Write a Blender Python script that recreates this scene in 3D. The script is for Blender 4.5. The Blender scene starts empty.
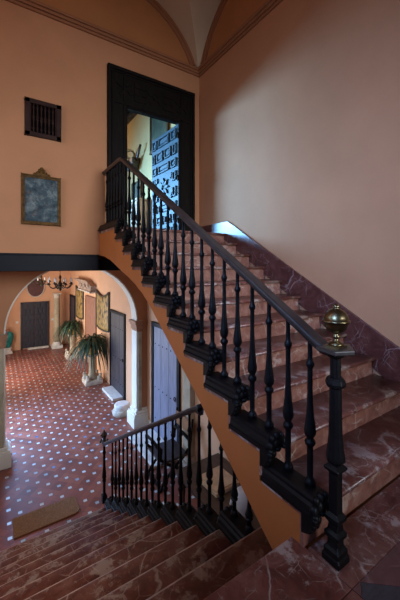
import bpy, bmesh, math, random
from math import sin, cos, pi, radians, sqrt, exp
from mathutils import Vector
random.seed(7)
COL = bpy.context.scene.collection
EYE = 3.565                      # eye height above the tiled hall floor
ZF = -3.565                      # hall floor, measured from the eye (all z below are relative to it)
ZL = -1.453                      # half landing
ZU = 0.525                       # upper landing
XW = 3.147                       # right wall of the stair
YD = 4.80                        # wall with the doorway
XL = -1.9                        # left wall
XS = 2.86                        # right wall of the hall below

# ------------------------------------------------------------------ materials
def lin(r, g, b):
    f = lambda c: ((c/255)/12.92 if c/255 <= .04045 else ((c/255+.055)/1.055)**2.4)
    return (f(r), f(g), f(b), 1)

def nt(name):
    m = bpy.data.materials.new(name); m.use_nodes = True
    t = m.node_tree; b = t.nodes['Principled BSDF']
    return m, t, b

def coords(t, scale=(1, 1, 1)):
    tc = t.nodes.new('ShaderNodeTexCoord'); mp = t.nodes.new('ShaderNodeMapping')
    mp.inputs['Scale'].default_value = scale
    t.links.new(tc.outputs['Object'], mp.inputs['Vector'])
    return mp.outputs['Vector']

def noise(t, vec, scale, detail=4, rough=.55, dist=0.0):
    n = t.nodes.new('ShaderNodeTexNoise')
    n.inputs['Scale'].default_value = scale; n.inputs['Detail'].default_value = detail
    n.inputs['Roughness'].default_value = rough; n.inputs['Distortion'].default_value = dist
    t.links.new(vec, n.inputs['Vector'])
    return n.outputs['Fac']

def ramp(t, fac, stops):
    r = t.nodes.new('ShaderNodeValToRGB'); e = r.color_ramp.elements
    while len(e) < len(stops): e.new(.5)
    for el, (p, c) in zip(e, stops): el.position = p; el.color = c
    t.links.new(fac, r.inputs['Fac'])
    return r.outputs['Color']

def mixc(t, fac, a, b, mode='MIX'):
    n = t.nodes.new('ShaderNodeMix'); n.data_type = 'RGBA'; n.blend_type = mode
    for sock, v in ((n.inputs[0], fac), (n.inputs[6], a), (n.inputs[7], b)):
        if isinstance(v, (int, float)): sock.default_value = v
        elif isinstance(v, tuple): sock.default_value = v
        else: t.links.new(v, sock)
    return n.outputs[2]

def math_(t, op, a, b=None, c=None):
    n = t.nodes.new('ShaderNodeMath'); n.operation = op
    for i, v in enumerate((a, b, c)):
        if v is None: continue
        if isinstance(v, (int, float)): n.inputs[i].default_value = v
        else: t.links.new(v, n.inputs[i])
    return n.outputs[0]

def bump(t, b, h, strength=.2, dist=.01):
    n = t.nodes.new('ShaderNodeBump'); n.inputs['Strength'].default_value = strength
    n.inputs['Distance'].default_value = dist
    t.links.new(h, n.inputs['Height']); t.links.new(n.outputs['Normal'], b.inputs['Normal'])

def simple(name, c, rough=.6, metal=0.0, var=.25, scale=8, bmp=0.0, spec=.5, stretch=(1, 1, 1)):
    m, t, b = nt(name)
    v = coords(t, stretch); n = noise(t, v, scale, 5)
    d = tuple(x*(1-var) for x in c[:3])+(1,); l = tuple(min(1, x*(1+var)) for x in c[:3])+(1,)
    t.links.new(ramp(t, n, [(.3, d), (.7, l)]), b.inputs['Base Color'])
    b.inputs['Roughness'].default_value = rough; b.inputs['Metallic'].default_value = metal
    b.inputs['Specular IOR Level'].default_value = spec
    if bmp: bump(t, b, noise(t, v, scale*4, 4), bmp, .006)
    return m

def plaster(name, c, var=.07):
    m, t, b = nt(name); v = coords(t)
    n = noise(t, v, 1.6, 6, .6)
    d = tuple(x*(1-var) for x in c[:3])+(1,); l = tuple(min(1, x*(1+var)) for x in c[:3])+(1,)
    t.links.new(ramp(t, n, [(.3, d), (.7, l)]), b.inputs['Base Color'])
    b.inputs['Roughness'].default_value = .75; b.inputs['Specular IOR Level'].default_value = .25
    bump(t, b, noise(t, v, 9, 4), .12, .01)
    return m

def marble(name, dark, mid, pale, vein, rough=.28, blotch=.62):
    m, t, b = nt(name); v = coords(t)
    base = ramp(t, noise(t, v, 6.0, 9, .70, 1.0), [(.32, dark), (.50, mid), (.68, pale)])
    # pale worn blotches
    base = mixc(t, math_(t, 'MULTIPLY', noise(t, v, 34, 3, .6), .55), base, dark)
    bl = noise(t, v, 4.6, 10, .74, .15)
    f = ramp(t, bl, [(blotch, (0, 0, 0, 1)), (blotch+.06, (1, 1, 1, 1))])
    base = mixc(t, math_(t, 'MULTIPLY', f, .55), base, vein)
    # thin veins, two sizes
    for sc, wd, lo, amt in ((4.2, .020, .47, .7), (9.5, .022, .50, .55), (17, .03, .54, .35)):
        wob = t.nodes.new('ShaderNodeTexNoise'); wob.inputs['Scale'].default_value = sc*.9; wob.inputs['Detail'].default_value = 5
        t.links.new(v, wob.inputs['Vector'])
        add = t.nodes.new('ShaderNodeMix'); add.data_type = 'VECTOR'; add.inputs[0].default_value = .10 if sc < 5 else .05
        t.links.new(v, add.inputs[4]); t.links.new(wob.outputs['Color'], add.inputs[5])
        vo = t.nodes.new('ShaderNodeTexVoronoi'); vo.feature = 'DISTANCE_TO_EDGE'; vo.inputs['Scale'].default_value = sc
        t.links.new(add.outputs[1], vo.inputs['Vector'])
        line = ramp(t, vo.outputs['Distance'], [(.0, (1, 1, 1, 1)), (wd, (0, 0, 0, 1))])
        mask = ramp(t, noise(t, v, sc*.8, 4), [(lo, (0, 0, 0, 1)), (lo+.12, (1, 1, 1, 1))])
        base = mixc(t, math_(t, 'MULTIPLY', math_(t, 'MULTIPLY', line, mask), amt), base, vein)
    t.links.new(base, b.inputs['Base Color'])
    b.inputs['Roughness'].default_value = rough
    return m

def tile_floor(name):
    m, t, b = nt(name)
    tc = t.nodes.new('ShaderNodeTexCoord'); sp = t.nodes.new('ShaderNodeSeparateXYZ')
    t.links.new(tc.outputs['Object'], sp.inputs[0])
    x, y = sp.outputs[0], sp.outputs[1]
    S = .28
    p = math_(t, 'ADD', math_(t, 'DIVIDE', math_(t, 'ADD', x, y), S), .5-.575)
    q = math_(t, 'ADD', math_(t, 'DIVIDE', math_(t, 'SUBTRACT', x, y), S), .5-.575+40)
    dp = math_(t, 'ABSOLUTE', math_(t, 'SUBTRACT', math_(t, 'FRACT', p), .5))
    dq = math_(t, 'ABSOLUTE', math_(t, 'SUBTRACT', math_(t, 'FRACT', q), .5))
    dia = math_(t, 'LESS_THAN', math_(t, 'ADD', dp, dq), .185)
    joint = math_(t, 'LESS_THAN', math_(t, 'MINIMUM', dp, dq), .018)
    rim = math_(t, 'LESS_THAN', math_(t, 'ABSOLUTE', math_(t, 'SUBTRACT', math_(t, 'ADD', dp, dq), .20)), .015)
    cell = t.nodes.new('ShaderNodeCombineXYZ')
    t.links.new(math_(t, 'FLOOR', math_(t, 'ADD', p, .0)), cell.inputs[0])
    t.links.new(math_(t, 'FLOOR', math_(t, 'ADD', q, .0)), cell.inputs[1])
    wn = t.nodes.new('ShaderNodeTexWhiteNoise'); t.links.new(cell.outputs[0], wn.inputs['Vector'])
    v = coords(t)
    terr = ramp(t, wn.outputs['Value'], [(0, (.16, .045, .028, 1)), (.5, (.24, .066, .04, 1)), (1, (.33, .10, .06, 1))])
    terr = mixc(t, math_(t, 'MULTIPLY', noise(t, v, 1.2, 6), .5), terr, (.16, .055, .05, 1))
    c = mixc(t, joint, terr, (.10, .055, .05, 1))
    # glazed insets: cool white with a blue figure
    c2 = t.nodes.new('ShaderNodeCombineXYZ')
    t.links.new(math_(t, 'ROUND', math_(t, 'SUBTRACT', p, .5)), c2.inputs[0]); t.links.new(math_(t, 'ROUND', math_(t, 'SUBTRACT', q, .5)), c2.inputs[1])
    wn2 = t.nodes.new('ShaderNodeTexWhiteNoise'); t.links.new(c2.outputs[0], wn2.inputs['Vector'])
    gl = ramp(t, wn2.outputs['Value'], [(0, (.34, .44, .52, 1)), (.55, (.62, .66, .66, 1)), (.9, (.55, .62, .62, 1)), (1, (.07, .18, .38, 1))])
    c = mixc(t, rim, c, (.10, .055, .05, 1))
    c = mixc(t, dia, c, gl)
    t.links.new(c, b.inputs['Base Color'])
    r = t.nodes.new('ShaderNodeMix'); r.inputs[0].default_value = 0
    t.links.new(dia, r.inputs[0]); r.inputs[2].default_value = .42; r.inputs[3].default_value = .15
    t.links.new(r.outputs[0], b.inputs['Roughness'])
    bump(t, b, math_(t, 'SUBTRACT', 1.0, math_(t, 'MAXIMUM', joint, rim)), .3, .004)
    return m

def canvas(name, stops, scale=4, extra=None):
    m, t, b = nt(name); v = coords(t)
    c = ramp(t, noise(t, v, scale, 9, .72, .3), stops)
    if extra:
        f = ramp(t, noise(t, v, scale*1.6, 7, .7, .2), [(.56, (0, 0, 0, 1)), (.68, (1, 1, 1, 1))])
        c = mixc(t, f, c, extra)
    t.links.new(c, b.inputs['Base Color']); b.inputs['Roughness'].default_value = .6; b.inputs['Specular IOR Level'].default_value = .2
    return m

M = {}
M['plaster'] = plaster('salmon_plaster', (.48, .218, .108))
M['string'] = plaster('orange_plaster', (.43, .125, .030))
M['peach'] = plaster('peach_plaster', (.72, .42, .25))
M['cream'] = plaster('cream_plaster', (.56, .39, .26))
M['lime'] = plaster('pale_lime_plaster', (.80, .76, .66))
M['ochre'] = plaster('ochre_plaster', (.74, .52, .22))
M['mould'] = plaster('brown_orange_moulding', (.30, .12, .055))
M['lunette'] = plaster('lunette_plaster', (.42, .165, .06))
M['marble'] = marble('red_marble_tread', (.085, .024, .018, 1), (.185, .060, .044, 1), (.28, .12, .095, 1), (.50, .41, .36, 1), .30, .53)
M['riser'] = marble('red_marble_riser', (.13, .045, .030, 1), (.29, .115, .078, 1), (.42, .22, .16, 1), (.55, .42, .35, 1), .4, .56)
M['arris'] = simple('nosing_highlight_marble', (.44, .32, .29, 1), .3, 0, .5, 14)  # bright highlight along the lower nosings, painted as a paler marble strip
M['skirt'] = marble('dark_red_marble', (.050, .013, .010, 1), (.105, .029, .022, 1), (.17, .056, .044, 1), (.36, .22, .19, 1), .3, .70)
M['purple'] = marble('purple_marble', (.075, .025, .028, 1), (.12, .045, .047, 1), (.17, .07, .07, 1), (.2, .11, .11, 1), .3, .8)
M['slate'] = simple('black_marble_inlay', (.030, .034, .048, 1), .35, 0, .4, 6, stretch=(2, 9, 1))
M['black'] = simple('black_painted_wood', (.0055, .0045, .0048, 1), .45, 0, .35, 14, .1, .15)
M['iron'] = simple('black_iron', (.0055, .0045, .0048, 1), .45, 0, .3, 18, .08, .15)
M['rail'] = simple('worn_dark_handrail', (.026, .019, .018, 1), .36, 0, .4, 9, .08, .45, stretch=(6, 1, 1))
M['worn'] = simple('worn_gilt_brown', (.045, .022, .010, 1), .5, 0, .4, 20)
M['brass'] = simple('aged_brass', (.20, .155, .080, 1), .32, 1.0, .35, 22)
M['beam'] = simple('dark_slate_painted_beam', (.0065, .007, .011, 1), .5, 0, .25, 5, 0, .12)
M['darkwood'] = simple('near_black_oak', (.008, .0052, .0045, 1), .6, 0, .4, 7, .15, .10, stretch=(4, 4, .6))
M['grillewood'] = simple('dark_grille_wood', (.030, .013, .010, 1), .6, 0, .4, 10, 0, .15)
M['recess_shade'] = simple('painted_recess_shade', (.004, .003, .003, 1), .9, 0, .2, 8, 0, .05)  # near-black sheet behind the grille bars, the shade of a recess as colour
M['gilt'] = simple('old_gilt_frame', (.105, .050, .012, 1), .6, .0, .5, 22, .3, .15)
M['leafblue'] = simple('blue_grey_door_leaf', (.013, .046, .068, 1), .6, 0, .25, 9, .1, stretch=(1, 1, .4))
M['door_slate'] = simple('slate_painted_door', (.030, .030, .044, 1), .5, 0, .3, 8, .1, stretch=(3, 3, .4))
M['door_lav'] = simple('grey_lavender_painted_door', (.20, .21, .29, 1), .5, 0, .25, 7, .1, stretch=(3, 3, .4))
M['door_brown'] = simple('brown_door', (.30, .14, .09, 1), .6, 0, .15, 6)
M['tiles'] = tile_floor('terracotta_tiles_with_glazed_insets')
M['stone'] = simple('pale_stone', (.55, .50, .42, 1), .8, 0, .25, 7, .3)
M['whitestone'] = simple('white_stone', (.68, .66, .62, 1), .75, 0, .15, 8, .25)
M['olive'] = simple('beige_stone', (.42, .35, .24, 1), .8, 0, .25, 5, .25)
M['terra'] = simple('terracotta_stone', (.36, .17, .09, 1), .7, 0, .25, 9, .2)
M['frag'] = simple('mottled_relief_stone', (.36, .26, .20, 1), .85, 0, .5, 12, .6)
M['white'] = simple('white_plastic', (.75, .74, .70, 1), .5, 0, .03)
M['leafgreen'] = simple('palm_green', (.028, .070, .040, 1), .4, 0, .5, 14)
M['leafpale'] = simple('bright_green', (.12, .30, .10, 1), .5, 0, .3, 14)
M['pot'] = simple('ochre_pot', (.50, .31, .09, 1), .5, 0, .3, 10)
M['teal'] = simple('teal_glaze', (.015, .21, .20, 1), .15, 0, .6, 9)
M['bronze'] = simple('dark_bronze', (.060, .045, .028, 1), .4, .6, .4, 20)
M['candle'] = simple('ivory_candle', (.78, .75, .68, 1), .5, 0, .05)
M['mat'] = simple('brown_coir', (.20, .098, .040, 1), .9, 0, .3, 60, .6)
M['table'] = simple('dark_brown_table', (.060, .032, .020, 1), .4, 0, .35, 6, .1, stretch=(5, .7, 1))
M['palewood'] = simple('pale_tan_wood', (.56, .38, .22, 1), .6, 0, .25, 9)
M['bluebeam'] = simple('dark_ceiling_beam', (.030, .026, .025, 1), .6)
M['oval'] = simple('maroon_plaque', (.10, .040, .036, 1), .5, 0, .3, 9)
M['leather'] = simple('dark_seat_leather', (.035, .028, .030, 1), .35, 0, .3, 12)
M['tanleather'] = simple('tan_leather', (.30, .13, .04, 1), .5, 0, .3, 12)
M['picture'] = canvas('dark_oil_canvas', [(.34, (.006, .013, .021, 1)), (.5, (.045, .070, .085, 1)), (.66, (.20, .23, .23, 1))], 6, (.15, .09, .07, 1))
M['landscape'] = canvas('green_oil_canvas', [(.3, (.02, .030, .015, 1)), (.5, (.06, .075, .035, 1)), (.7, (.20, .20, .12, 1))], 3, (.15, .08, .03, 1))
def hide_mat():
    m, t, b = nt('tooled_ochre_hanging'); v = coords(t)
    br = t.nodes.new('ShaderNodeTexVoronoi'); br.inputs['Scale'].default_value = 9
    mp = coords(t, (1, 1.8, .8)); t.links.new(mp, br.inputs['Vector'])
    c = ramp(t, br.outputs['Distance'], [(.1, (.50, .33, .11, 1)), (.5, (.38, .24, .075, 1)), (.75, (.05, .03, .015, 1))])
    c = mixc(t, ramp(t, noise(t, v, 5, 5), [(.55, (0, 0, 0, 1)), (.68, (1, 1, 1, 1))]), c, (.06, .035, .02, 1))
    t.links.new(c, b.inputs['Base Color']); b.inputs['Roughness'].default_value = .5
    return m
M['hide'] = hide_mat()
M['hideedge'] = simple('dark_hanging_border', (.06, .05, .035, 1), .6)

# ------------------------------------------------------------------ mesh helpers
class MB:
    def __init__(s): s.v = []; s.f = []; s.m = []; s.sm = []
    def face(s, pts, mi=0, sm=False):
        i = len(s.v); s.v += [tuple(p) for p in pts]; s.f.append(tuple(range(i, i+len(pts)))); s.m.append(mi); s.sm.append(sm)
    def add(s, vs, fs, mi=0, sm=False):
        i = len(s.v); s.v += [tuple(p) for p in vs]
        for f in fs: s.f.append(tuple(i+k for k in f)); s.m.append(mi); s.sm.append(sm)
        return s
    def box(s, x0, x1, y0, y1, z0, z1, mi=0):
        vs = [(x, y, z) for z in (z0, z1) for y in (y0, y1) for x in (x0, x1)]
        return s.add(vs, [(0, 2, 3, 1), (4, 5, 7, 6), (0, 1, 5, 4), (2, 6, 7, 3), (0, 4, 6, 2), (1, 3, 7, 5)], mi)
    def prism(s, poly, a0, a1, axis='x', mi=0, sm=False):
        mk = {'x': lambda a, p: (a, p[0], p[1]), 'y': lambda a, p: (p[0], a, p[1]), 'z': lambda a, p: (p[0], p[1], a)}[axis]
        n = len(poly); vs = [mk(a0, p) for p in poly]+[mk(a1, p) for p in poly]
        fs = [tuple(range(n)), tuple(range(2*n-1, n-1, -1))]
        s.add(vs, fs, mi)
        i = len(s.v)-2*n
        for k in range(n):
            s.f.append((i+k, i+(k+1) % n, i+n+(k+1) % n, i+n+k)); s.m.append(mi); s.sm.append(sm)
        return s
    def lathe(s, cx, cy, prof, n=14, mi=0, sm=True, rot=0.0, sx=1, sy=1):
        vs = []; fs = []
        for r, z in prof:
            for k in range(n):
                a = rot+2*pi*k/n; vs.append((cx+sx*r*cos(a), cy+sy*r*sin(a), z))
        for j in range(len(prof)-1):
            for k in range(n):
                fs.append((j*n+k, j*n+(k+1) % n, (j+1)*n+(k+1) % n, (j+1)*n+k))
        s.add(vs, fs, mi, sm)
        b = len(s.v)-len(vs)
        s.f.append(tuple(b+k for k in range(n))[::-1]); s.m.append(mi); s.sm.append(False)
        s.f.append(tuple(b+(len(prof)-1)*n+k for k in range(n))); s.m.append(mi); s.sm.append(False)
        return s
    def square(s, cx, cy, prof, mi=0): return s.lathe(cx, cy, [(h*sqrt(2), z) for h, z in prof], 4, mi, False, pi/4)
    def sweep(s, path, prof, mi=0, sm=False, up=(0, 0, 1), cap=True):
        """sweep a closed profile [(side, up)] along a path; side is perpendicular to up"""
        P = [Vector(p) for p in path]; n = len(prof); vs = []
        for i, p in enumerate(P):
            d = (P[min(i+1, len(P)-1)]-P[max(i-1, 0)]).normalized()
            u0 = Vector(up); sd = d.cross(u0)
            if sd.length < 1e-4: sd = Vector((1, 0, 0))
            sd.normalize(); u = sd.cross(d).normalized()
            k = 1.0
            if 0 < i < len(P)-1:
                a = (P[i]-P[i-1]).normalized(); k = 1/max(.5, a.dot(d))
            for (a, b) in prof: vs.append(p+sd*a+u*b*k)
        fs = [(j*n+k, j*n+(k+1) % n, (j+1)*n+(k+1) % n, (j+1)*n+k) for j in range(len(P)-1) for k in range(n)]
        s.add(vs, fs, mi, sm)
        if cap:
            b = len(s.v)-len(vs)
            s.f.append(tuple(b+k for k in range(n))); s.m.append(mi); s.sm.append(False)
            s.f.append(tuple(b+(len(P)-1)*n+k for k in range(n))[::-1]); s.m.append(mi); s.sm.append(False)
        return s
    def tube(s, path, r, n=8, mi=0, up=(0, 0, 1)):
        return s.sweep(path, [(r*cos(2*pi*k/n), r*sin(2*pi*k/n)) for k in range(n)], mi, True, up)
    def ball(s, c, r, n=12, mi=0, sz=1.0):
        pr = [(max(1e-4, r*sin(pi*j/8)), c[2]-sz*r*cos(pi*j/8)) for j in range(9)]
        return s.lathe(c[0], c[1], pr, n, mi)
    def torus(s, c, R, r, axis='x', n=20, m=8, mi=0):
        vs = []
        for i in range(n):
            a = 2*pi*i/n
            for j in range(m):
                b = 2*pi*j/m; q = R+r*cos(b)
                p = {'x': (r*sin(b), q*cos(a), q*sin(a)), 'y': (q*cos(a), r*sin(b), q*sin(a)), 'z': (q*cos(a), q*sin(a), r*sin(b))}[axis]
                vs.append((c[0]+p[0], c[1]+p[1], c[2]+p[2]))
        fs = [(i*m+j, ((i+1) % n)*m+j, ((i+1) % n)*m+(j+1) % m, i*m+(j+1) % m) for i in range(n) for j in range(m)]
        return s.add(vs, fs, mi, True)

def obj(name, mb, mats, parent=None, bevel=0, seg=2):
    if not isinstance(mats, (list, tuple)): mats = [mats]
    off = Vector((0, 0, 0)); p = parent
    while p: off += Vector(p.location); p = p.parent
    me = bpy.data.meshes.new(name)
    me.from_pydata([(v[0]-off.x, v[1]-off.y, v[2]-off.z) for v in mb.v], [], mb.f)
    for m in mats: me.materials.append(m)
    for p, mi, sm in zip(me.polygons, mb.m, mb.sm): p.material_index = mi; p.use_smooth = sm
    bm = bmesh.new(); bm.from_mesh(me)
    bmesh.ops.remove_doubles(bm, verts=bm.verts, dist=1e-5)
    bmesh.ops.recalc_face_normals(bm, faces=bm.faces); bm.to_mesh(me); bm.free()
    o = bpy.data.objects.new(name, me); COL.objects.link(o)
    if parent: o.parent = parent
    if bevel:
        b = o.modifiers.new('edge', 'BEVEL'); b.width = bevel; b.segments = seg; b.limit_method = 'ANGLE'; b.angle_limit = radians(40)
    return o

def thing(name, loc, label=None, cat=None, group=None, kind=None):
    o = bpy.data.objects.new(name, None); COL.objects.link(o); o.location = loc; o.empty_display_size = .1
    return tag(o, label, cat, group, kind)

def tag(o, label=None, cat=None, group=None, kind=None):
    if label: o['label'] = label
    if cat: o['category'] = cat
    if group: o['group'] = group
    if kind: o['kind'] = kind
    return o

def copy_tree(o, parent=None):
    c = o.copy(); COL.objects.link(c); c.parent = parent
    for ch in list(o.children): copy_tree(ch, c)
    return c

def struct(name, mb, mats, label, cat, **k):
    return tag(obj(name, mb, mats, **k), label, cat, None, 'structure')

# ------------------------------------------------------------------ the setting: shell
# hall floor (terracotta with glazed insets)
struct('floor', MB().box(XL-.6, XS+.5, .9, 15.5, ZF-.2, ZF), M['tiles'], 'terracotta tiled hall floor with small pale blue glazed insets', 'floor')

# half landing where the two flights meet
land = thing('floor_landing', (0, 0, ZL), 'red marble half landing in the foreground between the two flights', 'landing', None, 'structure')
SX, SY = 1.34, .79
obj('edge_slab', MB().box(XL, SX-.001, SY+.001, 1.125, ZL-.04, ZL), M['marble'], land, .006)
obj('edge_slab', MB().box(SX+.001, XW, SY+.001, 1.03, ZL-.04, ZL), M['marble'], land, .003)
obj('field_slab', MB().box(XL, SX-.001, -.2, SY-.001, ZL-.04, ZL), M['marble'], land, .003)
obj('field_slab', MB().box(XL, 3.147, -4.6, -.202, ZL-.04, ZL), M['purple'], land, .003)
obj('black_inlay', MB().prism([(1.40, .785), (1.86, .40), (1.48, -.055), (1.342, .08), (1.342, .746)], ZL-.04, ZL, 'z'), M['slate'], land)
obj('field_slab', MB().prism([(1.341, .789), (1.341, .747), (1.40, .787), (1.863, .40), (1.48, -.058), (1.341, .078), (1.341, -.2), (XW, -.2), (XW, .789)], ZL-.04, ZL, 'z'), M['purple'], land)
obj('landing_body', MB().box(XL, XW, -4.6, 1.05, ZL-.3, ZL-.04).box(1.46, XW+.2, .6, 1.0, ZF, ZL-.3), M['string'], land)

# wall with the doorway, carried on the dark beam
w = MB()
OX0, OX1, OZ = 1.745, 2.708, 2.52
WT = .06
w.box(XL-.3, OX0, YD, YD+WT, .165, 4.9).box(OX1, XW+.35, YD, YD+WT, .165, 4.9)
w.box(OX0, OX1, YD, YD+WT, OZ, 4.9).box(OX0, OX1, YD, YD+WT, .165, ZU-.04)
struct('wall_back', w, M['plaster'], 'salmon plaster wall above the arch with the grille, picture and doorway', 'wall')
struct('beam', MB().box(XL-.3, 1.30, YD-.05, YD+.35, -.075, .150).box(1.30, XS, YD+.02, YD+.35, -.075, .10).box(XL-.3, 1.30, YD-.062, YD+.02, .140, .166), M['beam'],
       'long dark slate painted beam under the upper wall', 'beam', bevel=.006)
# right wall of the stair
struct('wall_right', MB().box(XW, XW+.35, -4.9, YD+.35, ZL-.3, 4.9), M['plaster'], 'tall plain plaster wall rising beside the upper flight', 'wall')
# walls behind and to the left of the viewer, with openings to the court
w = MB()
w.box(XL-.3, XL, -4.9, -.9, ZF, 4.9).box(XL-.3, XL, -.9, .9, ZF, .9).box(XL-.3, XL, -.9, .9, 3.1, 4.9).box(XL-.3, XL, .9, 2.1, ZF, 4.9).box(XL-.3, XL, 2.1, 4.4, 2.6, 4.9).box(XL-.3, XL, 4.4, 6.79, -1.1, 4.9).box(XL-.3, XL, 4.4, 4.95, ZF, -1.1).box(XL-.3, XL, 6.3, 6.79, ZF, -1.1).box(XL-.3, XL, 2.1, 4.4, ZF, .1)
struct('wall_left', w, M['plaster'], 'plaster wall left of the stair with a tall opening to the court', 'wall')
w = MB()
w.box(XL-.3, 1.0, -4.9, -4.6, ZL-.3, 4.9).box(3.0, XW+.35, -4.9, -4.6, ZL-.3, 4.9).box(1.0, 3.0, -4.9, -4.6, ZL-.3, .2).box(1.0, 3.0, -4.9, -4.6, 2.2, 4.9)
struct('wall_front', w, M['plaster'], 'plaster wall with a window behind the half landing', 'wall')

# groin vault
def arc1(u, c0, per=3.0, R=1.5, zc=3.07):
    d = (u-c0+per/2) % per-per/2
    return zc+sqrt(max(0, R*R-d*d))
CX, CY = 1.65, 3.30
def vault(x, y): return max(3.56, arc1(x, CX), arc1(y, CY))
def grid_axis(a, b, st):
    n = int(round((b-a)/st)); return [a+(b-a)*i/n for i in range(n+1)]
xs = grid_axis(XL, XW, .05); ys = grid_axis(-4.6, YD, .05)
v = MB(); nx = len(xs)
v.add([(x, y, vault(x, y)) for y in ys for x in xs], [(j*nx+i, j*nx+i+1, (j+1)*nx+i+1, (j+1)*nx+i) for j in range(len(ys)-1) for i in range(nx-1)], 0, False)
v.box(XL, XW, -4.6, YD, 4.75, 4.9)
struct('ceiling', v, M['cream'], 'cream plaster groin vault springing from the corner', 'ceiling')

# cornice, and the moulded rims of the lunettes
def cornice(mb, horizontal):
    for (d, z0, z1) in ((.035, 3.47, 3.505), (.06, 3.505, 3.545), (.085, 3.545, 3.585)):
        if horizontal: mb.box(XL, XW, YD-d, YD, z0, z1)
        else: mb.box(XW-d, XW, -4.6, YD-.0, z0, z1)
c = MB(); cornice(c, True); struct('trim_1', c, M['mould'], 'brown moulded cornice across the doorway wall', 'cornice', bevel=.006)
c = MB(); cornice(c, False); struct('trim_2', c, M['mould'], 'brown moulded cornice along the right wall', 'cornice', bevel=.006)
def rim(axis, c0, lo, hi):
    mb = MB(); A = []
    for i in range(49):
        a = pi*i/48; u = c0+1.5*cos(a); z = 3.07+1.5*sin(a)
        ui = c0+1.40*cos(a); zi = 3.07+1.40*sin(a)
        if z > 3.57 and lo-.01 <= u <= hi+.01: A.append(((u, z), (ui, max(3.57, zi))))
    for (p0, q0), (p1, q1) in zip(A, A[1:]):
        for d0, d1, s0, s1 in ((0, .03, 0, 1), (.03, .05, 0, .45)):
            L = lambda p, q, s: (p[0]+(q[0]-p[0])*s, p[1]+(q[1]-p[1])*s)
            poly = [L(p0, q0, s0), L(p1, q1, s0), L(p1, q1, s1), L(p0, q0, s1)]
            if axis == 'y': mb.prism(poly, YD-d1, YD-d0, 'y')
            else: mb.prism(poly, XW-d1, XW-d0, 'x')
    return mb
struct('trim_3', rim('y', CX, XL, XW), M['mould'], 'curved brown rim of the lunette over the doorway', 'moulding')
struct('trim_4', rim('x', CY, -4.6, YD), M['mould'], 'curved brown rim of the lunette on the right wall', 'moulding')
# lunette fields, a browner paint than the wall below
def lun(c0):
    pts = [(c0+1.405*cos(pi*i/40), 3.07+1.405*sin(pi*i/40)) for i in range(41)]
    return [p for p in pts if p[1] > 3.58]
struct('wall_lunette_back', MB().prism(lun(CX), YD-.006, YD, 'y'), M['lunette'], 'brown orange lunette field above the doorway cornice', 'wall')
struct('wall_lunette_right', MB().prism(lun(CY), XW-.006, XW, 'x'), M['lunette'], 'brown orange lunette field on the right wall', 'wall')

# ------------------------------------------------------------------ upper flight
G, R = .298, .178
YN = lambda k: .704+G*k
ZN = lambda k: ZL+R*k+.02 if k > 0 else ZL
X0 = 1.328
st = thing('staircase', (X0, 1.03, ZL), 'upper marble flight climbing from the landing up to the doorway', 'staircase', None, 'structure')
def nose(yn, yb, z, s, th=.038):
    """tread section: rounded nosing at yn, back at yb (s=+1 when the tread runs towards +y from its nosing)"""
    r = th/2; pts = []
    for i in range(7):
        a = pi/2+pi*i/6
        pts.append((yn+s*(r+r*cos(a)), z-r+r*sin(a)))
    return [(yb, z)]+pts+[(yb, z-th)]
for k in range(1, 11):
    obj('tread', MB().prism(nose(YN(k), YN(k+1)+.045, ZN(k), 1), X0-.004, XW, 'x', 0, True), M['marble'], st)
obj('tread', MB().prism(nose(YN(11), YD+WT, ZN(11), 1), X0-.004, XW, 'x', 0, True), M['marble'], st)
for k in range(1, 12):
    obj('riser', MB().box(X0-.002, XW, YN(k)+.042, YN(k)+.065, ZN(k-1), ZN(k)-.038), M['riser'], st)
bot = [(4.82, .16), (4.55, .135), (4.28, .08), (4.05, .01), (3.80, -.07), (3.58, -.135), (3.36, -.21), (3.15, -.30), (2.95, -.415), (2.02, -1.055), (1.26, -1.63), (1.12, -1.72), (1.055, -1.72)]
top = [(1.055, ZL)]
for k in range(1, 12):
    top += [(YN(k)+.065 if k > 1 else 1.055, ZN(k)-.038)]
    if k < 11: top += [(YN(k+1)+.065, ZN(k)-.038)]
top += [(4.82, ZN(11)-.038)]
obj('stringer', MB().prism(top+bot, X0, XW+.02, 'x'), M['string'], st)
# sloping marble skirting on the right wall
sk = [(4.80, ZU), (4.80, .71), (3.93, .715), (1.41, -.75), (.80, -1.106), (.62, -1.19), (-4.6, -1.19), (-4.6, ZL), (.98, ZL)]
sk2 = [(4.80, ZU-.03), (4.80, .71), (3.93, .715), (1.41, -.75), (.78, -1.117), (.62, -1.19), (-4.6, -1.19), (-4.6, ZL), (.90, ZL), (4.05, ZU-.08)]
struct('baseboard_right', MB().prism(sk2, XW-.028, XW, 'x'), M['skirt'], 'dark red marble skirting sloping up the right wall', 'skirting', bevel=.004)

# ------------------------------------------------------------------ lower flight
G2, R2 = .297, .176
YM = lambda k: 1.125+G2*k
ZM = lambda k: ZL-R2*k
XE = 1.45
lf = thing('staircase', (XE, 4.7, ZF), 'lower marble flight going down from the landing to the tiled hall', 'staircase', None, 'structure')
for k in range(1, 12):
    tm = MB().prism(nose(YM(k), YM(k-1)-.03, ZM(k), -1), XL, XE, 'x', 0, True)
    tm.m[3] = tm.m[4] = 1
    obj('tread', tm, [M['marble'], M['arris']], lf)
for k in range(0, 12):
    obj('riser', MB().box(XL, XE, YM(k)-.055, YM(k)-.03, ZM(k+1), ZM(k)-.038), M['riser'], lf)
pl = [(1.06, ZF), (1.06, ZL-.31)]
for k in range(1, 12):
    pl += [(YM(k-1)-.055, ZM(k)-.038), (YM(k)-.055, ZM(k)-.038)]
pl[2] = (1.06, ZM(1)-.038); del pl[1]
pl += [(YM(11)-.055, ZF)]
obj('stair_body', MB().prism(pl, XL, XE-.01, 'x'), M['string'], lf)

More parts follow.
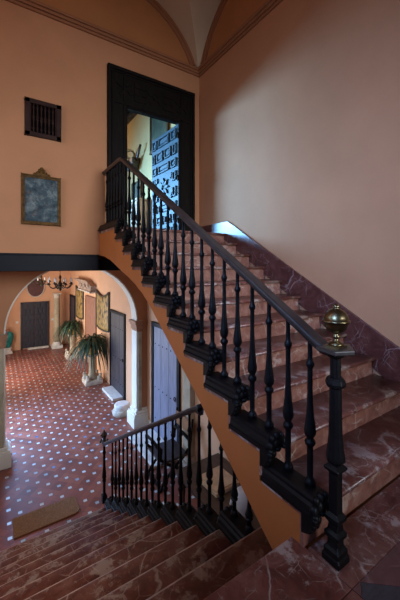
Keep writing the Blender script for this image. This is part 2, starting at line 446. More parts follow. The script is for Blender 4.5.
# ------------------------------------------------------------------ balustrades
def baluster(x, y, z0, z1, n=12, k=1.0):
    L = z1-z0; mb = MB()
    P = [(.024, 0), (.030, .008), (.030, .022), (.022, .034), (.016, .045)]
    pr = [(r, z0+h) for r, h in P]
    for r, t in ((.0165, .10), (.0165, .25), (.018, .268), (.027, .280), (.029, .292), (.027, .303), (.018, .315), (.019, .325),
                 (.029, .345), (.032, .37), (.028, .405), (.021, .47), (.016, .56), (.014, .65), (.014, .79), (.016, .80), (.022, .812), (.022, .828), (.015, .842),
                 (.013, .86), (.0125, .97), (.018, .985), (.018, 1.0)):
        pr.append((r, z0+L*t))
    return mb.lathe(x, y, [(r*k, z) for r, z in pr], n)

def base_block(x, ya, yb, z, flip, parent, mat, drop=False):
    """moulded plinth on the tread end from ya (nosing end) to yb (riser end), with a carved scroll on the nosing end"""
    w = .075
    prof = [(-w-.012, 0), (-w-.012, .02), (-w, .026), (-w+.004, .050), (-w+.016, .062), (-w+.016, .078), (-w+.028, .088),
            (w-.028, .088), (w-.016, .078), (w-.016, .062), (w-.004, .050), (w, .026), (w+.012, .02), (w+.012, 0)]
    poly = [(x+a, z+b) for a, b in prof]
    b = obj('base_block', MB().prism(poly, min(ya, yb), max(ya, yb), 'y'), mat, parent)
    s = 1 if yb > ya else -1
    sc = MB()
    # acanthus-like scroll: fan of lobes rolling over the end
    for i, (dx, dz, r) in enumerate(((-.055, .030, .024), (-.018, .040, .027), (.020, .040, .027), (.057, .030, .024), (-.036, .068, .020), (0, .074, .022), (.038, .068, .020))):
        sc.ball((x+dx, ya-s*.004, z+dz), r, 8, 0, 1.25)
    for dx in (-.058, 0, .058):
        sc.lathe(x+dx, ya-s*.012, [(.018, z-.006), (.024, z+.006), (.016, z+.02)], 8)
    sc.box(x-w-.006, x+w+.006, min(ya-s*.012, ya+s*.02), max(ya-s*.012, ya+s*.02), z-.004, z+.016)
    if drop:
        sc.prism([(ya-s*.016, z+.02), (ya-s*.018, z-.03), (ya+s*.012, z-.085), (ya+s*.05, z-.10), (ya+s*.05, z+.02)], x-w-.008, x-w+.05, 'x')
        for k_, (dy, dz, r) in enumerate(((-.012, -.012, .022), (-.004, -.042, .020), (.016, -.072, .020))):
            sc.ball((x-w+.012, ya+s*dy, z+dz), r, 8, 0, 1.1).ball((x-w+.038, ya+s*dy, z+dz), r, 8, 0, 1.1)
    obj('carved_scroll', sc, mat, b)
    return b

def railprof(w, h):
    return [(-w*.6, -h), (-w, -h*.45), (-w, -h*.12), (-w*.8, 0), (w*.8, 0), (w, -h*.12), (w, -h*.45), (w*.6, -h)]

XB = 1.405
ub = thing('balustrade', (XB, .92, ZL), 'black turned balustrade with brass ball finial beside the upper flight', 'balustrade')
RS = .607
railz = lambda y: -.37+RS*(y-1.02) if y < 4.0 else -.37+RS*2.98
path = [(XB, .90, -.405), (XB, .97, -.400), (XB, 1.02, -.372)]+[(XB, y, railz(y)) for y in (1.10, 2.0, 3.0, 3.93)]+[(XB, 4.01, railz(4.0)-.006), (XB, 4.10, railz(4.0)+.0), (XB, YD, railz(4.0))]
obj('handrail', MB().sweep(path, railprof(.040, .048), 0, False), M['rail'], ub, .004)
for k in range(1, 11):
    base_block(XB-.02, YN(k)-.012, YN(k+1)+.028, ZN(k)-.002, 1, ub, M['black'], True)
    for dy in (.062, .211):
        y = YN(k)+dy
        obj('baluster', baluster(XB, y, ZN(k)+.084, railz(y)-.040), M['iron'], ub)
base_block(XB-.02, YN(11)-.012, YD, ZN(11)-.002, 1, ub, M['black'], True)
for i in range(6):
    y = YN(11)+.07+i*.125
    obj('baluster', baluster(XB, y, ZN(11)+.084, railz(y)-.040), M['iron'], ub)
# newel
NY = .915
nw = MB()
nw.square(XB, NY, [(.047, ZL), (.047, ZL+.028), (.041, ZL+.040), (.041, ZL+.062), (.032, ZL+.075), (.028, ZL+.085), (.028, -1.345), (.039, -1.33), (.039, -1.312), (.028, -1.298),
    (.024, -1.27), (.037, -1.250), (.037, -1.232), (.024, -1.214), (.0235, -1.03), (.0235, -1.02), (.041, -1.002), (.041, -.992), (.024, -.975)])
nw.lathe(XB, NY, [(.028, -.976), (.046, -.958), (.046, -.940), (.040, -.90), (.034, -.84), (.031, -.72), (.030, -.60)], 8, 0, False, pi/8)
nw.lathe(XB, NY, [(.030, -.605), (.046, -.592), (.050, -.578), (.046, -.562), (.034, -.548)], 8, 0, False, pi/8)
fl = [(XB+(.027 if q % 2 else .022)*cos(q*pi/10), NY+(.027 if q % 2 else .022)*sin(q*pi/10)) for q in range(20)]
nw.prism(fl, -.552, -.452, 'z').lathe(XB, NY, [(.028, -.455), (.040, -.446), (.044, -.432), (.038, -.42)], 16, 0, False)
newel = obj('newel_post', nw, M['iron'], ub, .004)
cap = MB().prism([(XB-.085, NY-.05), (XB+.01, NY-.095), (XB+.125, NY+.0), (XB+.01, NY+.085), (XB-.065, NY+.065)], -.424, -.402, 'z')
obj('newel_cap', cap, M['rail'], newel, .005)
fin = MB().square(XB+.005, NY, [(.036, -.403), (.036, -.392)])
fin.lathe(XB+.005, NY, [(.036, -.392), (.034, -.384), (.022, -.376), (.012, -.366), (.011, -.358), (.019, -.353), (.019, -.346), (.011, -.340), (.012, -.334),
    (.030, -.328), (.046, -.314), (.055, -.296), (.058, -.280), (.065, -.277), (.065, -.270), (.060, -.268), (.057, -.252), (.048, -.234), (.034, -.220), (.018, -.212),
    (.012, -.210), (.016, -.205), (.017, -.199), (.012, -.193), (.004, -.190)], 28)
obj('brass_finial', fin, M['brass'], newel)

XB2 = 1.375
lb = thing('balustrade', (XB2, 4.70, ZF), 'black turned balustrade of the lower flight running under the upper stair', 'balustrade')
rz2 = lambda y: -1.107-.5915*(y-2.08)
soff = lambda y: (-1.055+.688*(y-2.02)) if y > 2.02 else (-1.055+.757*(y-2.02))
path = [(XB2, 2.075, -1.175), (XB2, 2.07, -1.135), (XB2, 2.085, rz2(2.085)+.002), (XB2, 2.16, rz2(2.16)), (XB2, 3.2, rz2(3.2)), (XB2, 4.62, rz2(4.62)), (XB2, 4.70, rz2(4.70)-.01), (XB2, 4.77, rz2(4.7)-.012)]
obj('handrail', MB().sweep(path[1:], railprof(.032, .045), 0, False), M['rail'], lb, .004)
for k in range(1, 12):
    if k > 1: base_block(XB2-.005, YM(k)+.010, YM(k-1)-.028, ZM(k)-.002, -1, lb, M['black'])
    for dy in ((.062, .211) if k > 1 else (.062,)):
        y = YM(k)-dy
        top_ = rz2(y)-.038 if y > 2.05 else soff(y)+.01
        if top_-ZM(k) > .3: obj('baluster', baluster(XB2, y, ZM(k)+.084, top_, 12, .86), M['iron'], lb)
nl = MB().square(XB2, 4.72, [(.036, ZF), (.036, ZF+.10), (.026, ZF+.115), (.021, ZF+.13)])
nl.lathe(XB2, 4.72, [(.021, ZF+.12), (.021, ZF+.30), (.03, ZF+.31), (.03, ZF+.33), (.022, ZF+.345), (.034, ZF+.37), (.03, ZF+.43), (.020, ZF+.52), (.018, ZF+.72), (.026, ZF+.735), (.026, ZF+.75), (.018, ZF+.765), (.018, rz2(4.72)-.04)], 10)
n2 = obj('newel_post', nl, M['iron'], lb)
f2 = MB().lathe(XB2, 4.73, [(.03, rz2(4.7)-.015), (.036, rz2(4.7)), (.022, rz2(4.7)+.015), (.012, rz2(4.7)+.035), (.03, rz2(4.7)+.055), (.046, rz2(4.7)+.09), (.04, rz2(4.7)+.12), (.022, rz2(4.7)+.14), (.014, rz2(4.7)+.16), (.004, rz2(4.7)+.175)], 12)
for i in range(6):
    a = i*pi/3; f2.ball((XB2+.052*cos(a), 4.73+.052*sin(a), rz2(4.7)+.005), .017, 8)
    f2.ball((XB2+.036*cos(a), 4.73+.036*sin(a), rz2(4.7)+.10), .018, 8)
obj('finial', f2, M['worn'], n2)

# ------------------------------------------------------------------ doorway at the head of the stair
d1 = thing('door_1', (2.2, YD, ZU), 'near black carved doorway at the head of the stair with open blue leaf', 'door', None, 'structure')
FX0, FX1, FZ = 1.441, 3.009, 3.105
fr = MB()
fr.box(FX0, OX0, YD-.04, YD, ZU, FZ).box(OX1, FX1, YD-.04, YD, ZU, FZ).box(OX0, OX1, YD-.04, YD, OZ, FZ)
fr.box(OX0-.001, OX0+.012, YD-.035, YD+WT, ZU, OZ).box(OX1-.012, OX1+.001, YD-.035, YD+WT, ZU, OZ).box(OX0, OX1, YD-.035, YD+WT, OZ-.012, OZ)
obj('door_frame', fr, M['darkwood'], d1, .006)
mo = MB()
for a, b, e in ((FX0, FX0+.05, .03), (FX0+.06, FX0+.085, .018), (OX0-.055, OX0-.02, .02), (FX1-.05, FX1, .03), (FX1-.085, FX1-.06, .018), (OX1+.02, OX1+.055, .02)):
    mo.box(a, b, YD-.04-e, YD-.035, ZU, FZ-.0)
for a, b, e in ((FZ-.05, FZ, .034), (FZ-.085, FZ-.06, .02), (OZ+.02, OZ+.055, .02)):
    mo.box(FX0, FX1, YD-.04-e, YD-.035, a, b)
obj('moulding', mo, M['darkwood'], d1, .005)
ca = MB(); zc = (OZ+.055+FZ-.085)/2
for cx in (FX0+.27, (FX0+FX1)/2, FX1-.27):
    for i in range(4):
        a = i*pi/2+pi/4
        pts = [(cx+.13*cos(a), zc+.13*sin(a)), (cx+.16*cos(a+.35), zc+.16*sin(a+.35)), (cx+.07*cos(a+.8), zc+.07*sin(a+.8)), (cx+.05*cos(a), zc+.05*sin(a))]
        ca.prism(pts, YD-.06, YD-.035, 'y')
    ca.prism([(cx+.035*cos(q*pi/4), zc+.035*sin(q*pi/4)) for q in range(8)], YD-.065, YD-.035, 'y')
for cx in (FX0+.53, FX1-.53):
    for (u0, u1, v0, v1) in ((-.10, .10, .07, .15), (-.10, .10, -.15, -.07), (-.10, -.03, -.045, .045), (.03, .10, -.045, .045)):
        ca.box(cx+u0, cx+u1, YD-.058, YD-.035, zc+v0, zc+v1)
obj('carved_panel', ca, M['darkwood'], d1, .006)
# open leaf, hinged on the right jamb and swung into the room beyond
LW, LH, LZ = .90, 1.955, ZU+.02
hx, hy = OX1-.018, YD-.02
ang = radians(3.0)
def lp(u, v, d):      # u from the hinge to the free edge, v up, d out of the visible face
    u *= 1.1
    return (hx-d*cos(ang)-u*sin(ang), hy+u*cos(ang)-d*sin(ang), LZ+v)
def lbox(mb, u0, u1, v0, v1, d0, d1, inset=.0):
    vs = [lp(u, v, d0) for v in (v0, v1) for u in (u0, u1)]+[lp(u, v, d1) for v in (v0+inset, v1-inset) for u in (u0+inset, u1-inset)]
    mb.add(vs, [(0, 1, 3, 2), (4, 6, 7, 5), (0, 4, 5, 1), (2, 3, 7, 6), (0, 2, 6, 4), (1, 5, 7, 3)])
lf_ = MB(); lbox(lf_, 0, LW, 0, LH, -.045, 0)
leaf = obj('door_leaf', lf_, M['leafblue'], d1)
pn = MB()
rows = [(1.72, 1.90, [(.05, .21), (.27, .63), (.69, .85)]), (1.45, 1.64, [(.05, .15), (.21, .42), (.48, .69), (.75, .85)]), (1.22, 1.38, [(.05, .21), (.27, .63), (.69, .85)]),
        (.47, .62, [(.05, .21), (.27, .63), (.69, .85)]), (.24, .40, [(.05, .15), (.21, .42), (.48, .69), (.75, .85)]), (.05, .18, [(.05, .21), (.27, .63), (.69, .85)]),
        (.98, 1.15, [(.05, .16), (.74, .85)]), (.70, .88, [(.05, .16), (.74, .85)])]
for v0, v1, us in rows:
    for u0, u1 in us:
        for (a0, a1, b0, b1) in ((u0, u1, v0, v0+.028), (u0, u1, v1-.028, v1), (u0, u0+.028, v0, v1), (u1-.028, u1, v0, v1)): lbox(pn, a0, a1, b0, b1, 0, .028, .005)
        if u1-u0 > .12 and v1-v0 > .12: lbox(pn, u0+.05, u1-.05, v0+.05, v1-.05, 0, .016, .008)
cu, cv = .45, .925
for i in range(8):
    a = i*pi/4
    q = [(cu+.055*cos(a-.35), cv+.055*sin(a-.35)), (cu+.12*cos(a-.25), cv+.12*sin(a-.25)), (cu+.19*cos(a), cv+.19*sin(a)), (cu+.12*cos(a+.25), cv+.12*sin(a+.25)), (cu+.055*cos(a+.35), cv+.055*sin(a+.35))]
    pn.add([lp(u, v, 0) for u, v in q]+[lp(cu+(u-cu)*.93, cv+(v-cv)*.93, .03) for u, v in q], [(0, 1, 2, 3, 4), (9, 8, 7, 6, 5)]+[(k, (k+1) % 5, 5+(k+1) % 5, 5+k) for k in range(5)])
for (u, v) in ((.21, 1.1), (.69, 1.1), (.21, .74), (.69, .74)): lbox(pn, u-.03, u+.03, v-.05, v+.05, 0, .028, .006)
obj('raised_panel', pn, M['leafblue'], leaf)
hd = MB()
for v in (.25, 1.0, 1.75): hd.lathe(hx-.01, hy-.005, [(.012, LZ+v-.05), (.012, LZ+v+.05)], 8)
obj('hinge', hd, M['iron'], leaf)
kn = MB().ball(lp(.83, 1.0, .045), .022, 10); obj('door_knob', kn, M['iron'], leaf)

# ------------------------------------------------------------------ things on the doorway wall
g = thing('wall_grille', (.555, YD, 1.762), 'small dark wooden grille of turned bars high on the salmon wall', 'grille')
gx0, gx1, gz0, gz1 = .330, .780, 1.762, 2.260
m_ = MB()
for a in ((gx0, gx1, gz0, gz0+.055), (gx0, gx1, gz1-.055, gz1), (gx0, gx0+.06, gz0, gz1), (gx1-.06, gx1, gz0, gz1)): m_.box(a[0], a[1], YD-.045, YD, a[2], a[3])
for a in ((gx0+.06, gx0+.075, gz0+.055, gz1-.055), (gx1-.075, gx1-.06, gz0+.055, gz1-.055)): m_.box(a[0], a[1], YD-.035, YD, a[2], a[3])
obj('frame', m_, M['grillewood'], g, .004)
obj('recess_shade_sheet', MB().box(gx0+.05, gx1-.05, YD-.006, YD-.001, gz0+.05, gz1-.05), M['recess_shade'], g)
for i in range(6):
    x = gx0+.105+i*(gx1-gx0-.21)/5; z0, z1 = gz0+.05, gz1-.05; h = z1-z0
    obj('spindle', MB().lathe(x, YD-.024, [(.010, z0), (.010, z0+.10*h), (.016, z0+.14*h), (.009, z0+.2*h), (.010, z0+.4*h), (.019, z0+.46*h), (.012, z0+.5*h), (.019, z0+.54*h), (.010, z0+.6*h), (.009, z0+.8*h), (.016, z0+.86*h), (.010, z0+.9*h), (.010, z1)], 8), M['grillewood'], g)

p = thing('framed_painting', (.53, YD, .56), 'small dark painting in a crested gilt frame on the salmon wall', 'painting')
px0, px1, pz0, pz1 = .290, .775, .560, 1.236
m_ = MB(); fw = .040
for a in ((px0, px1, pz0, pz0+fw), (px0, px1, pz1-fw, pz1), (px0, px0+fw, pz0+fw, pz1-fw), (px1-fw, px1, pz0+fw, pz1-fw)): m_.box(a[0], a[1], YD-.035, YD, a[2], a[3])
for a in ((px0, px1, pz0, pz0+.018), (px0, px1, pz1-.018, pz1), (px0, px0+.018, pz0, pz1), (px1-.018, px1, pz0, pz1)): m_.box(a[0], a[1], YD-.048, YD-.03, a[2], a[3])
obj('frame', m_, M['gilt'], p, .006)
obj('canvas', MB().box(px0+fw-.004, px1-fw+.004, YD-.018, YD-.004, pz0+fw-.004, pz1-fw+.004), M['picture'], p)
cr = MB(); cx = .535
cr.prism([(cx-.13, pz1-.02), (cx+.13, pz1-.02), (cx+.10, pz1+.012), (cx+.045, pz1+.03), (cx-.045, pz1+.03), (cx-.10, pz1+.012)], YD-.045, YD-.005, 'y')
for dx, dz, r in ((-.085, .012, .022), (.085, .012, .022), (-.045, .035, .024), (.045, .035, .024), (0, .05, .032), (0, .092, .026), (-.028, .075, .018), (.028, .075, .018)):
    cr.ball((cx+dx, YD-.028, pz1+dz), r, 10)
obj('crest', cr, M['gilt'], p)

# ------------------------------------------------------------------ room beyond the doorway
struct('floor_upper_room', MB().box(-.3, 3.2, YD+WT, 11.5, ZU-.3, ZU-.01), M['riser'], 'floor of the room beyond the doorway', 'floor')
struct('wall_upper_room_right', MB().box(2.9, 3.2, YD+WT, 11.5, ZU-.01, 4.2), M['ochre'], 'yellow ochre wall seen through the doorway', 'wall')
struct('wall_upper_room_far', MB().box(-.3, 2.9, 11.2, 11.5, ZU-.01, 4.2), M['ochre'], 'far wall of the room beyond the doorway', 'wall')
struct('wall_upper_room_left', MB().box(-.5, -.2, YD+WT, 7.3, ZU-.01, 4.2).box(-.5, -.2, 11.2, 11.5, ZU-.01, 4.2).box(-.5, -.2, 7.3, 11.2, 3.3, 4.2), M['ochre'], 'left wall of the room beyond the doorway with a wide opening', 'wall')
cb = MB().box(-.3, 3.2, YD+WT, 11.5, 3.95, 4.2)
for i in range(9): cb.box(-.2, 2.9, 5.6+i*.65, 5.78+i*.65, 3.77, 3.95)
cb.box(2.78, 2.9, YD+WT, 11.2, 3.70, 3.80)
struct('ceiling_upper_room', cb, M['bluebeam'], 'dark beamed ceiling beyond the doorway', 'ceiling')
q = thing('framed_painting', (2.9, 5.95, 2.45), 'landscape painting in a brown gilt frame above the open blue door', 'painting')
m_ = MB()
for a in ((5.50, 6.36, 2.45, 2.52), (5.50, 6.36, 3.29, 3.36), (5.50, 5.57, 2.45, 3.36), (6.31, 6.36, 2.45, 3.36)): m_.box(2.85, 2.9, a[0], a[1], a[2], a[3])
obj('frame', m_, M['gilt'], q, .008)
obj('canvas', MB().box(2.87, 2.89, 5.56, 6.32, 2.51, 3.30), M['landscape'], q)
t_ = thing('wall_bracket', (2.9, 7.35, 2.35), 'dark carved wall bracket below a pale ring seen through the doorway', 'bracket')
b_ = MB().prism([(7.0, 2.58), (7.75, 2.60), (7.70, 2.50), (7.45, 2.34), (7.15, 2.30), (7.02, 2.44)], 2.70, 2.9, 'x')
b_.ball((2.68, 7.3, 2.47), .10, 12).ball((2.66, 7.5, 2.55), .085, 10)
obj('bracket_body', b_, M['table'], t_, .02)
b_ = MB().tube([(2.82, 7.05, 2.50), (2.80, 6.92, 2.58), (2.79, 6.80, 2.70), (2.80, 6.74, 2.80)], .03, 8, up=(1, 0, 0)); obj('shadow_streak', b_, M['table'], t_)  # soft shadow on the wall, shaped as a dark bent tube
r_ = thing('ring_ornament', (2.76, 7.3, 2.58), 'pale round ring standing on the bracket on the yellow wall', 'ornament')
obj('hoop', MB().torus((2.76, 7.3, 2.72), .105, .032, 'y', 24, 8), M['palewood'], r_)
obj('foot', MB().box(2.71, 2.81, 7.27, 7.33, 2.575, 2.60), M['table'], r_, .004)
k_ = thing('cabinet', (2.7, 6.2, ZU), 'brown wooden cabinet behind the banister seen through the doorway', 'cabinet')
obj('body', MB().box(2.45, 2.88, 6.05, 6.6, ZU-.01, 1.36).box(2.42, 2.88, 6.02, 6.63, 1.36, 1.40).box(2.43, 2.88, 6.03, 6.62, ZU-.01, ZU+.06), M['palewood'], k_, .006)
for y0, y1 in ((6.08, 6.315), (6.335, 6.57)):
    dd = obj('door', MB().box(2.435, 2.452, y0, y1, ZU+.09, 1.33).box(2.427, 2.44, y0+.04, y1-.04, ZU+.14, 1.28), M['palewood'], k_, .004)
    obj('knob', MB().ball((2.42, y0+.02 if y0 > 6.2 else y1-.02, .98), .012, 8), M['iron'], dd)
s_ = thing('framed_picture', (2.9, 7.2, 1.3), 'small greenish framed picture low on the yellow wall beyond the banister', 'picture')
m_ = MB()
for a in ((6.9, 7.5, 1.30, 1.34), (6.9, 7.5, 2.01, 2.05), (6.9, 6.94, 1.30, 2.05), (7.46, 7.5, 1.30, 2.05)): m_.box(2.86, 2.9, a[0], a[1], a[2], a[3])
obj('frame', m_, M['gilt'], s_, .006); obj('canvas', MB().box(2.875, 2.89, 6.93, 7.47, 1.33, 2.02), M['landscape'], s_)

# ------------------------------------------------------------------ hall below: side wall, arch, corridor
w = MB()
w.prism([(1.0, ZF), (6.5, ZF), (6.5, .05), (4.82, .05), (4.05, .0), (3.36, -.22), (2.95, -.43), (2.02, -1.07), (1.26, -1.65), (1.0, -1.72)], XS, XW+.3, 'x')
w.box(XS, XW+.3, 6.5, 15.5, ZF, .6)
struct('wall_right_hall', w, M['peach'], 'peach plaster wall along the right of the tiled hall', 'wall')
struct('wall_far', MB().box(-.6, XS, 15.2, 15.5, ZF, .6), M['peach'], 'peach plaster end wall of the tiled hall', 'wall')
struct('ceiling_gallery', MB().box(XL-.3, XW+.35, YD+.35, 6.5, .10, ZU-.3), M['cream'], 'flat ceiling between the beam and the arch', 'ceiling')
struct('ceiling_corridor', MB().box(-.6, XW+.3, 6.79, 15.5, .46, .6), M['cream'], 'ceiling of the tiled hall beyond the arch', 'ceiling')
# left arcade of the corridor, open to the court
w = MB()
for a, b in ((6.79, 7.15), (9.65, 10.5), (13.2, 15.5)): w.box(-.5, -.12, a, b, ZF, .6)
w.box(-.5, -.12, 7.15, 9.65, -.65, .6).box(-.5, -.12, 10.5, 13.2, -.65, .6)
struct('wall_left_arcade', w, M['peach'], 'left wall of the tiled hall with wide openings to the court', 'wall')

# arch
AX0, AX1 = .125, 2.63; AC, AR, AZ = (AX0+AX1)/2, (AX1-AX0)/2, -1.22
YA, YB = 6.5, 6.79
w = MB()
w.box(XL-.3, AX0, YA, YB, ZF, .6).box(AX1, XS+.02, YA, YB, ZF, .6)
N = 40
for i in range(N):
    a0, a1 = pi-pi*i/N, pi-pi*(i+1)/N
    x0, z0, x1, z1 = AC+AR*cos(a0), AZ+AR*sin(a0), AC+AR*cos(a1), AZ+AR*sin(a1)
    w.prism([(x0, z0), (x1, z1), (x1, .6), (x0, .6)], YA, YB, 'y')
struct('wall_arch', w, M['plaster'], 'wide round arch opening into the tiled hall', 'wall')
# pale lining of the arch with bases and capitals
t5 = thing('trim_5', (AC, YA, ZF), 'pale stone lining of the round arch with capitals and bases', 'arch trim', None, 'structure')
ln = MB()
for i in range(N):
    a0, a1 = pi-pi*i/N, pi-pi*(i+1)/N
    P = lambda a, r: (AC+r*cos(a), AZ+r*sin(a))
    ln.prism([P(a0, AR), P(a1, AR), P(a1, AR-.025), P(a0, AR-.025)], YA+.006, YB+.012, 'y')
obj('arch_lining', ln, M['lime'], t5)
for s, x in ((1, AX0), (-1, AX1)):
    jb = MB(); a, b = sorted((x, x+s*.025)); jb.box(a, b, YA+.006, YB+.004, ZF, AZ); obj('jamb_lining', jb, M['lime'], t5)
    cp = MB()
    e_ = 1.0 if s > 0 else 1.9
    for (d, z0, z1) in ((.0, AZ-.24, AZ-.20), (.012, AZ-.20, AZ-.11), (.022, AZ-.11, AZ-.06), (.034, AZ-.06, AZ)):
        a, b = sorted((x-s*.12, x+s*(d*e_+.026))); cp.box(max(a, XL), min(b, XS), YA-.034-d*e_, YB+d, z0, z1)
    obj('capital', cp, M['terra'], t5, .008)
    bs = MB()
    for (d, z0, z1) in ((.115, ZF, ZF+.26), (.095, ZF+.26, ZF+.30), (.06, ZF+.30, ZF+.36), (.035, ZF+.36, ZF+.40)):
        a, b = sorted((x-s*.26, x+s*d)); bs.box(max(a, XL), min(b, XS), YA-d*.7, YB+d*.6, z0, z1)
    obj('pier_base', bs, M['lime'], t5, .01)
    fp = MB(); a, b = sorted((x-s*.085, x-s*.002)); fp.box(a, b, YA-.03, YA, ZF, AZ+.02); obj('pier_face', fp, M['olive'], t5, .004)

# stone pilaster on the side wall under the beam
ps = thing('trim_6', (XS, 4.62, ZF), 'pale stone pilaster on the side wall beyond the lower banister', 'pilaster', None, 'structure')
obj('shaft', MB().box(XS-.10, XS, 4.50, 4.74, ZF+.3, -.32), M['olive'], ps, .008)
obj('capital', MB().box(XS-.13, XS, 4.47, 4.77, -.32, -.2).box(XS-.16, XS, 4.44, 4.80, -.2, -.08), M['stone'], ps, .008)
obj('base', MB().box(XS-.16, XS, 4.44, 4.80, ZF, ZF+.2).box(XS-.13, XS, 4.47, 4.77, ZF+.2, ZF+.3), M['stone'], ps, .01)
bb = MB().box(XS-.02, XS, 1.0, 4.44, ZF, ZF+.14).box(XS-.02, XS, 4.80, 4.92, ZF, ZF+.14).box(XS-.02, XS, 6.26, 6.42, ZF, ZF+.14)
struct('baseboard_right_hall', bb, M['lime'], 'pale skirting at the foot of the hall side wall', 'skirting', bevel=.004)

def plank_door(name, y0, y1, zt, mat, label, fmat, boards=3, fw=.07, x=XS, rails=True):
    d = thing(name, (x, (y0+y1)/2, ZF), label, 'door', None, 'structure')
    f = MB().box(x-.045, x+.002, y0, y0+fw, ZF, zt).box(x-.045, x+.002, y1-fw, y1, ZF, zt).box(x-.045, x+.002, y0+fw, y1-fw, zt-fw, zt)
    obj('door_frame', f, fmat, d, .006)
    l = MB(); n = boards; a, b = y0+fw, y1-fw
    for i in range(n): l.box(x-.026, x-.002, a+(b-a)*i/n+.004, a+(b-a)*(i+1)/n-.004, ZF+.03, zt-fw-.004)
    l.box(x-.012, x-.001, a, b, ZF+.02, zt-fw)
    le = obj('door_leaf', l, mat, d, .005)
    if rails:
        s_ = MB()
        for zz in (ZF+.35, ZF+1.0, zt-.45):
            for i in range(n*2): s_.ball((x-.028, a+(b-a)*(i+.5)/(n*2), zz), .012, 8)
        obj('stud', s_, M['iron'], le)
        obj('door_handle', MB().torus((x-.04, a+.08, ZF+1.05), .035, .008, 'x', 14, 6), M['iron'], le)
    return d
plank_door('door_2', 4.98, 6.20, -1.20, M['door_lav'], 'grey lavender studded door on the side wall behind the lower banister', M['beam'], 3, .09)
plank_door('door_3', 7.87, 9.13, -1.28, M['door_slate'], 'slate door on the right wall nearest beyond the arch', M['beam'], 3, .07)
plank_door('door_4', 10.68, 12.12, -1.10, M['door_brown'], 'plain brown closed opening between the two ochre hangings', M['door_brown'], 2, .04, rails=False)
plank_door('door_5', 13.95, 15.06, -1.30, M['door_slate'], 'narrow dark door on the right wall at the far corner', M['beam'], 2, .07)

# far double door with square panels
d6 = thing('door_6', (1.43, 15.2, ZF), 'dark panelled double door in the end wall of the hall', 'door', None, 'structure')
fx0, fx1, fz = .893, 1.97, -1.57
f = MB().box(fx0, fx0+.07, 15.13, 15.2, ZF, fz).box(fx1-.07, fx1, 15.13, 15.2, ZF, fz).box(fx0, fx1, 15.13, 15.2, fz-.07, fz)
obj('door_frame', f, M['door_slate'], d6, .006)
mid = (fx0+fx1)/2
for a, b in ((fx0+.07, mid-.006), (mid+.006, fx1-.07)):
    l = MB().box(a, b, 15.165, 15.199, ZF+.04, fz-.07)
    le = obj('door_leaf', l, M['door_slate'], d6)
    pp = MB(); wv = (b-a)
    zs = [ZF+.12+i*.232 for i in range(8)]
    for j, z0 in enumerate(zs):
        us = [(.06, .30), (.36, .64), (.70, .94)] if j % 2 == 0 else [(.06, .46), (.54, .94)]
        for u0, u1 in us:
            pp.box(a+wv*u0, a+wv*u1, 15.14, 15.166, z0, z0+.185); pp.box(a+wv*u0+.025, a+wv*u1-.025, 15.125, 15.142, z0+.03, z0+.155)
    obj('panel', pp, M['door_slate'], le, .006)
obj('door_sill', MB().box(fx0+.25, fx1-.02, 14.98, 15.13, ZF, ZF+.06), M['whitestone'], d6, .01)

# ------------------------------------------------------------------ things in the corridor
pq = thing('oval_plaque', (1.465, 15.2, -1.35), 'dark oval plaque on the end wall above the double door', 'plaque')
ov = [(1.465+.34*cos(2*pi*i/32), -.92+.43*sin(2*pi*i/32)) for i in range(32)]
obj('field', MB().prism(ov, 15.155, 15.195, 'y'), M['oval'], pq, .01)
rm = MB(); rm.tube([(1.465+.34*cos(2*pi*i/32), 15.165, -.92+.43*sin(2*pi*i/32)) for i in range(33)], .025, 8, up=(0, 1, 0)); obj('rim', rm, M['stone'], pq)

col = thing('stone_column', (2.24, 14.75, ZF), 'tall pale freestanding column in the far corner of the hall', 'column')
obj('base', MB().square(2.24, 14.75, [(.21, ZF), (.21, ZF+.12)]).lathe(2.24, 14.75, [(.19, ZF+.12), (.20, ZF+.15), (.18, ZF+.19), (.14, ZF+.21), (.16, ZF+.24), (.135, ZF+.27)], 20), M['whitestone'], col)
obj('shaft', MB().lathe(2.24, 14.75, [(.13, ZF+.26), (.128, ZF+1.0), (.115, -1.42), (.115, -1.40)], 20), M['olive'], col)
obj('capital', MB().lathe(2.24, 14.75, [(.115, -1.41), (.135, -1.39), (.12, -1.36), (.125, -1.32), (.15, -1.24)], 20).square(2.24, 14.75, [(.155, -1.24), (.155, -1.19)]), M['stone'], col)

for nm, y, lab in (('light_switch', .765, 'small white switch plate left of the double door'), ('light_switch', 2.131, 'small white switch plate right of the double door')):
    s_ = thing(nm, (y, 15.2, -2.40), lab, 'switch')
    obj('plate', MB().box(y-.05, y+.05, 15.185, 15.2, -2.44, -2.34), M['white'], s_, .006)
    obj('rocker', MB().box(y-.02, y+.02, 15.178, 15.187, -2.42, -2.36), M['white'], s_, .004)

# teal jar on a white pedestal at the left, before the end wall
vx, vy = .42, 14.85
pd = thing('jar_stand', (vx, vy, ZF), 'low white stone stand carrying the teal jar', 'stand')
obj('plinth', MB().square(vx, vy, [(.16, ZF), (.16, ZF+.06), (.11, ZF+.08), (.10, ZF+.18), (.14, ZF+.20), (.14, ZF+.24)]), M['whitestone'], pd, .008)
for i in range(4):
    a = i*pi/2+pi/4; obj('foot', MB().ball((vx+.17*cos(a), vy+.17*sin(a), ZF+.05), .05, 10), M['whitestone'], pd)
vs_ = thing('jar', (vx, vy, ZF+.24), 'large teal glazed jar with a terracotta neck beside the left pier', 'jar')
obj('body', MB().lathe(vx, vy, [(.09, ZF+.24), (.10, ZF+.27), (.15, ZF+.38), (.20, ZF+.55), (.215, ZF+.68), (.19, ZF+.80), (.13, ZF+.87), (.09, ZF+.89)], 20), M['teal'], vs_)
obj('neck', MB().lathe(vx, vy, [(.09, ZF+.885), (.085, ZF+.93), (.10, ZF+.97), (.08, ZF+.975)], 16), M['terra'], vs_)

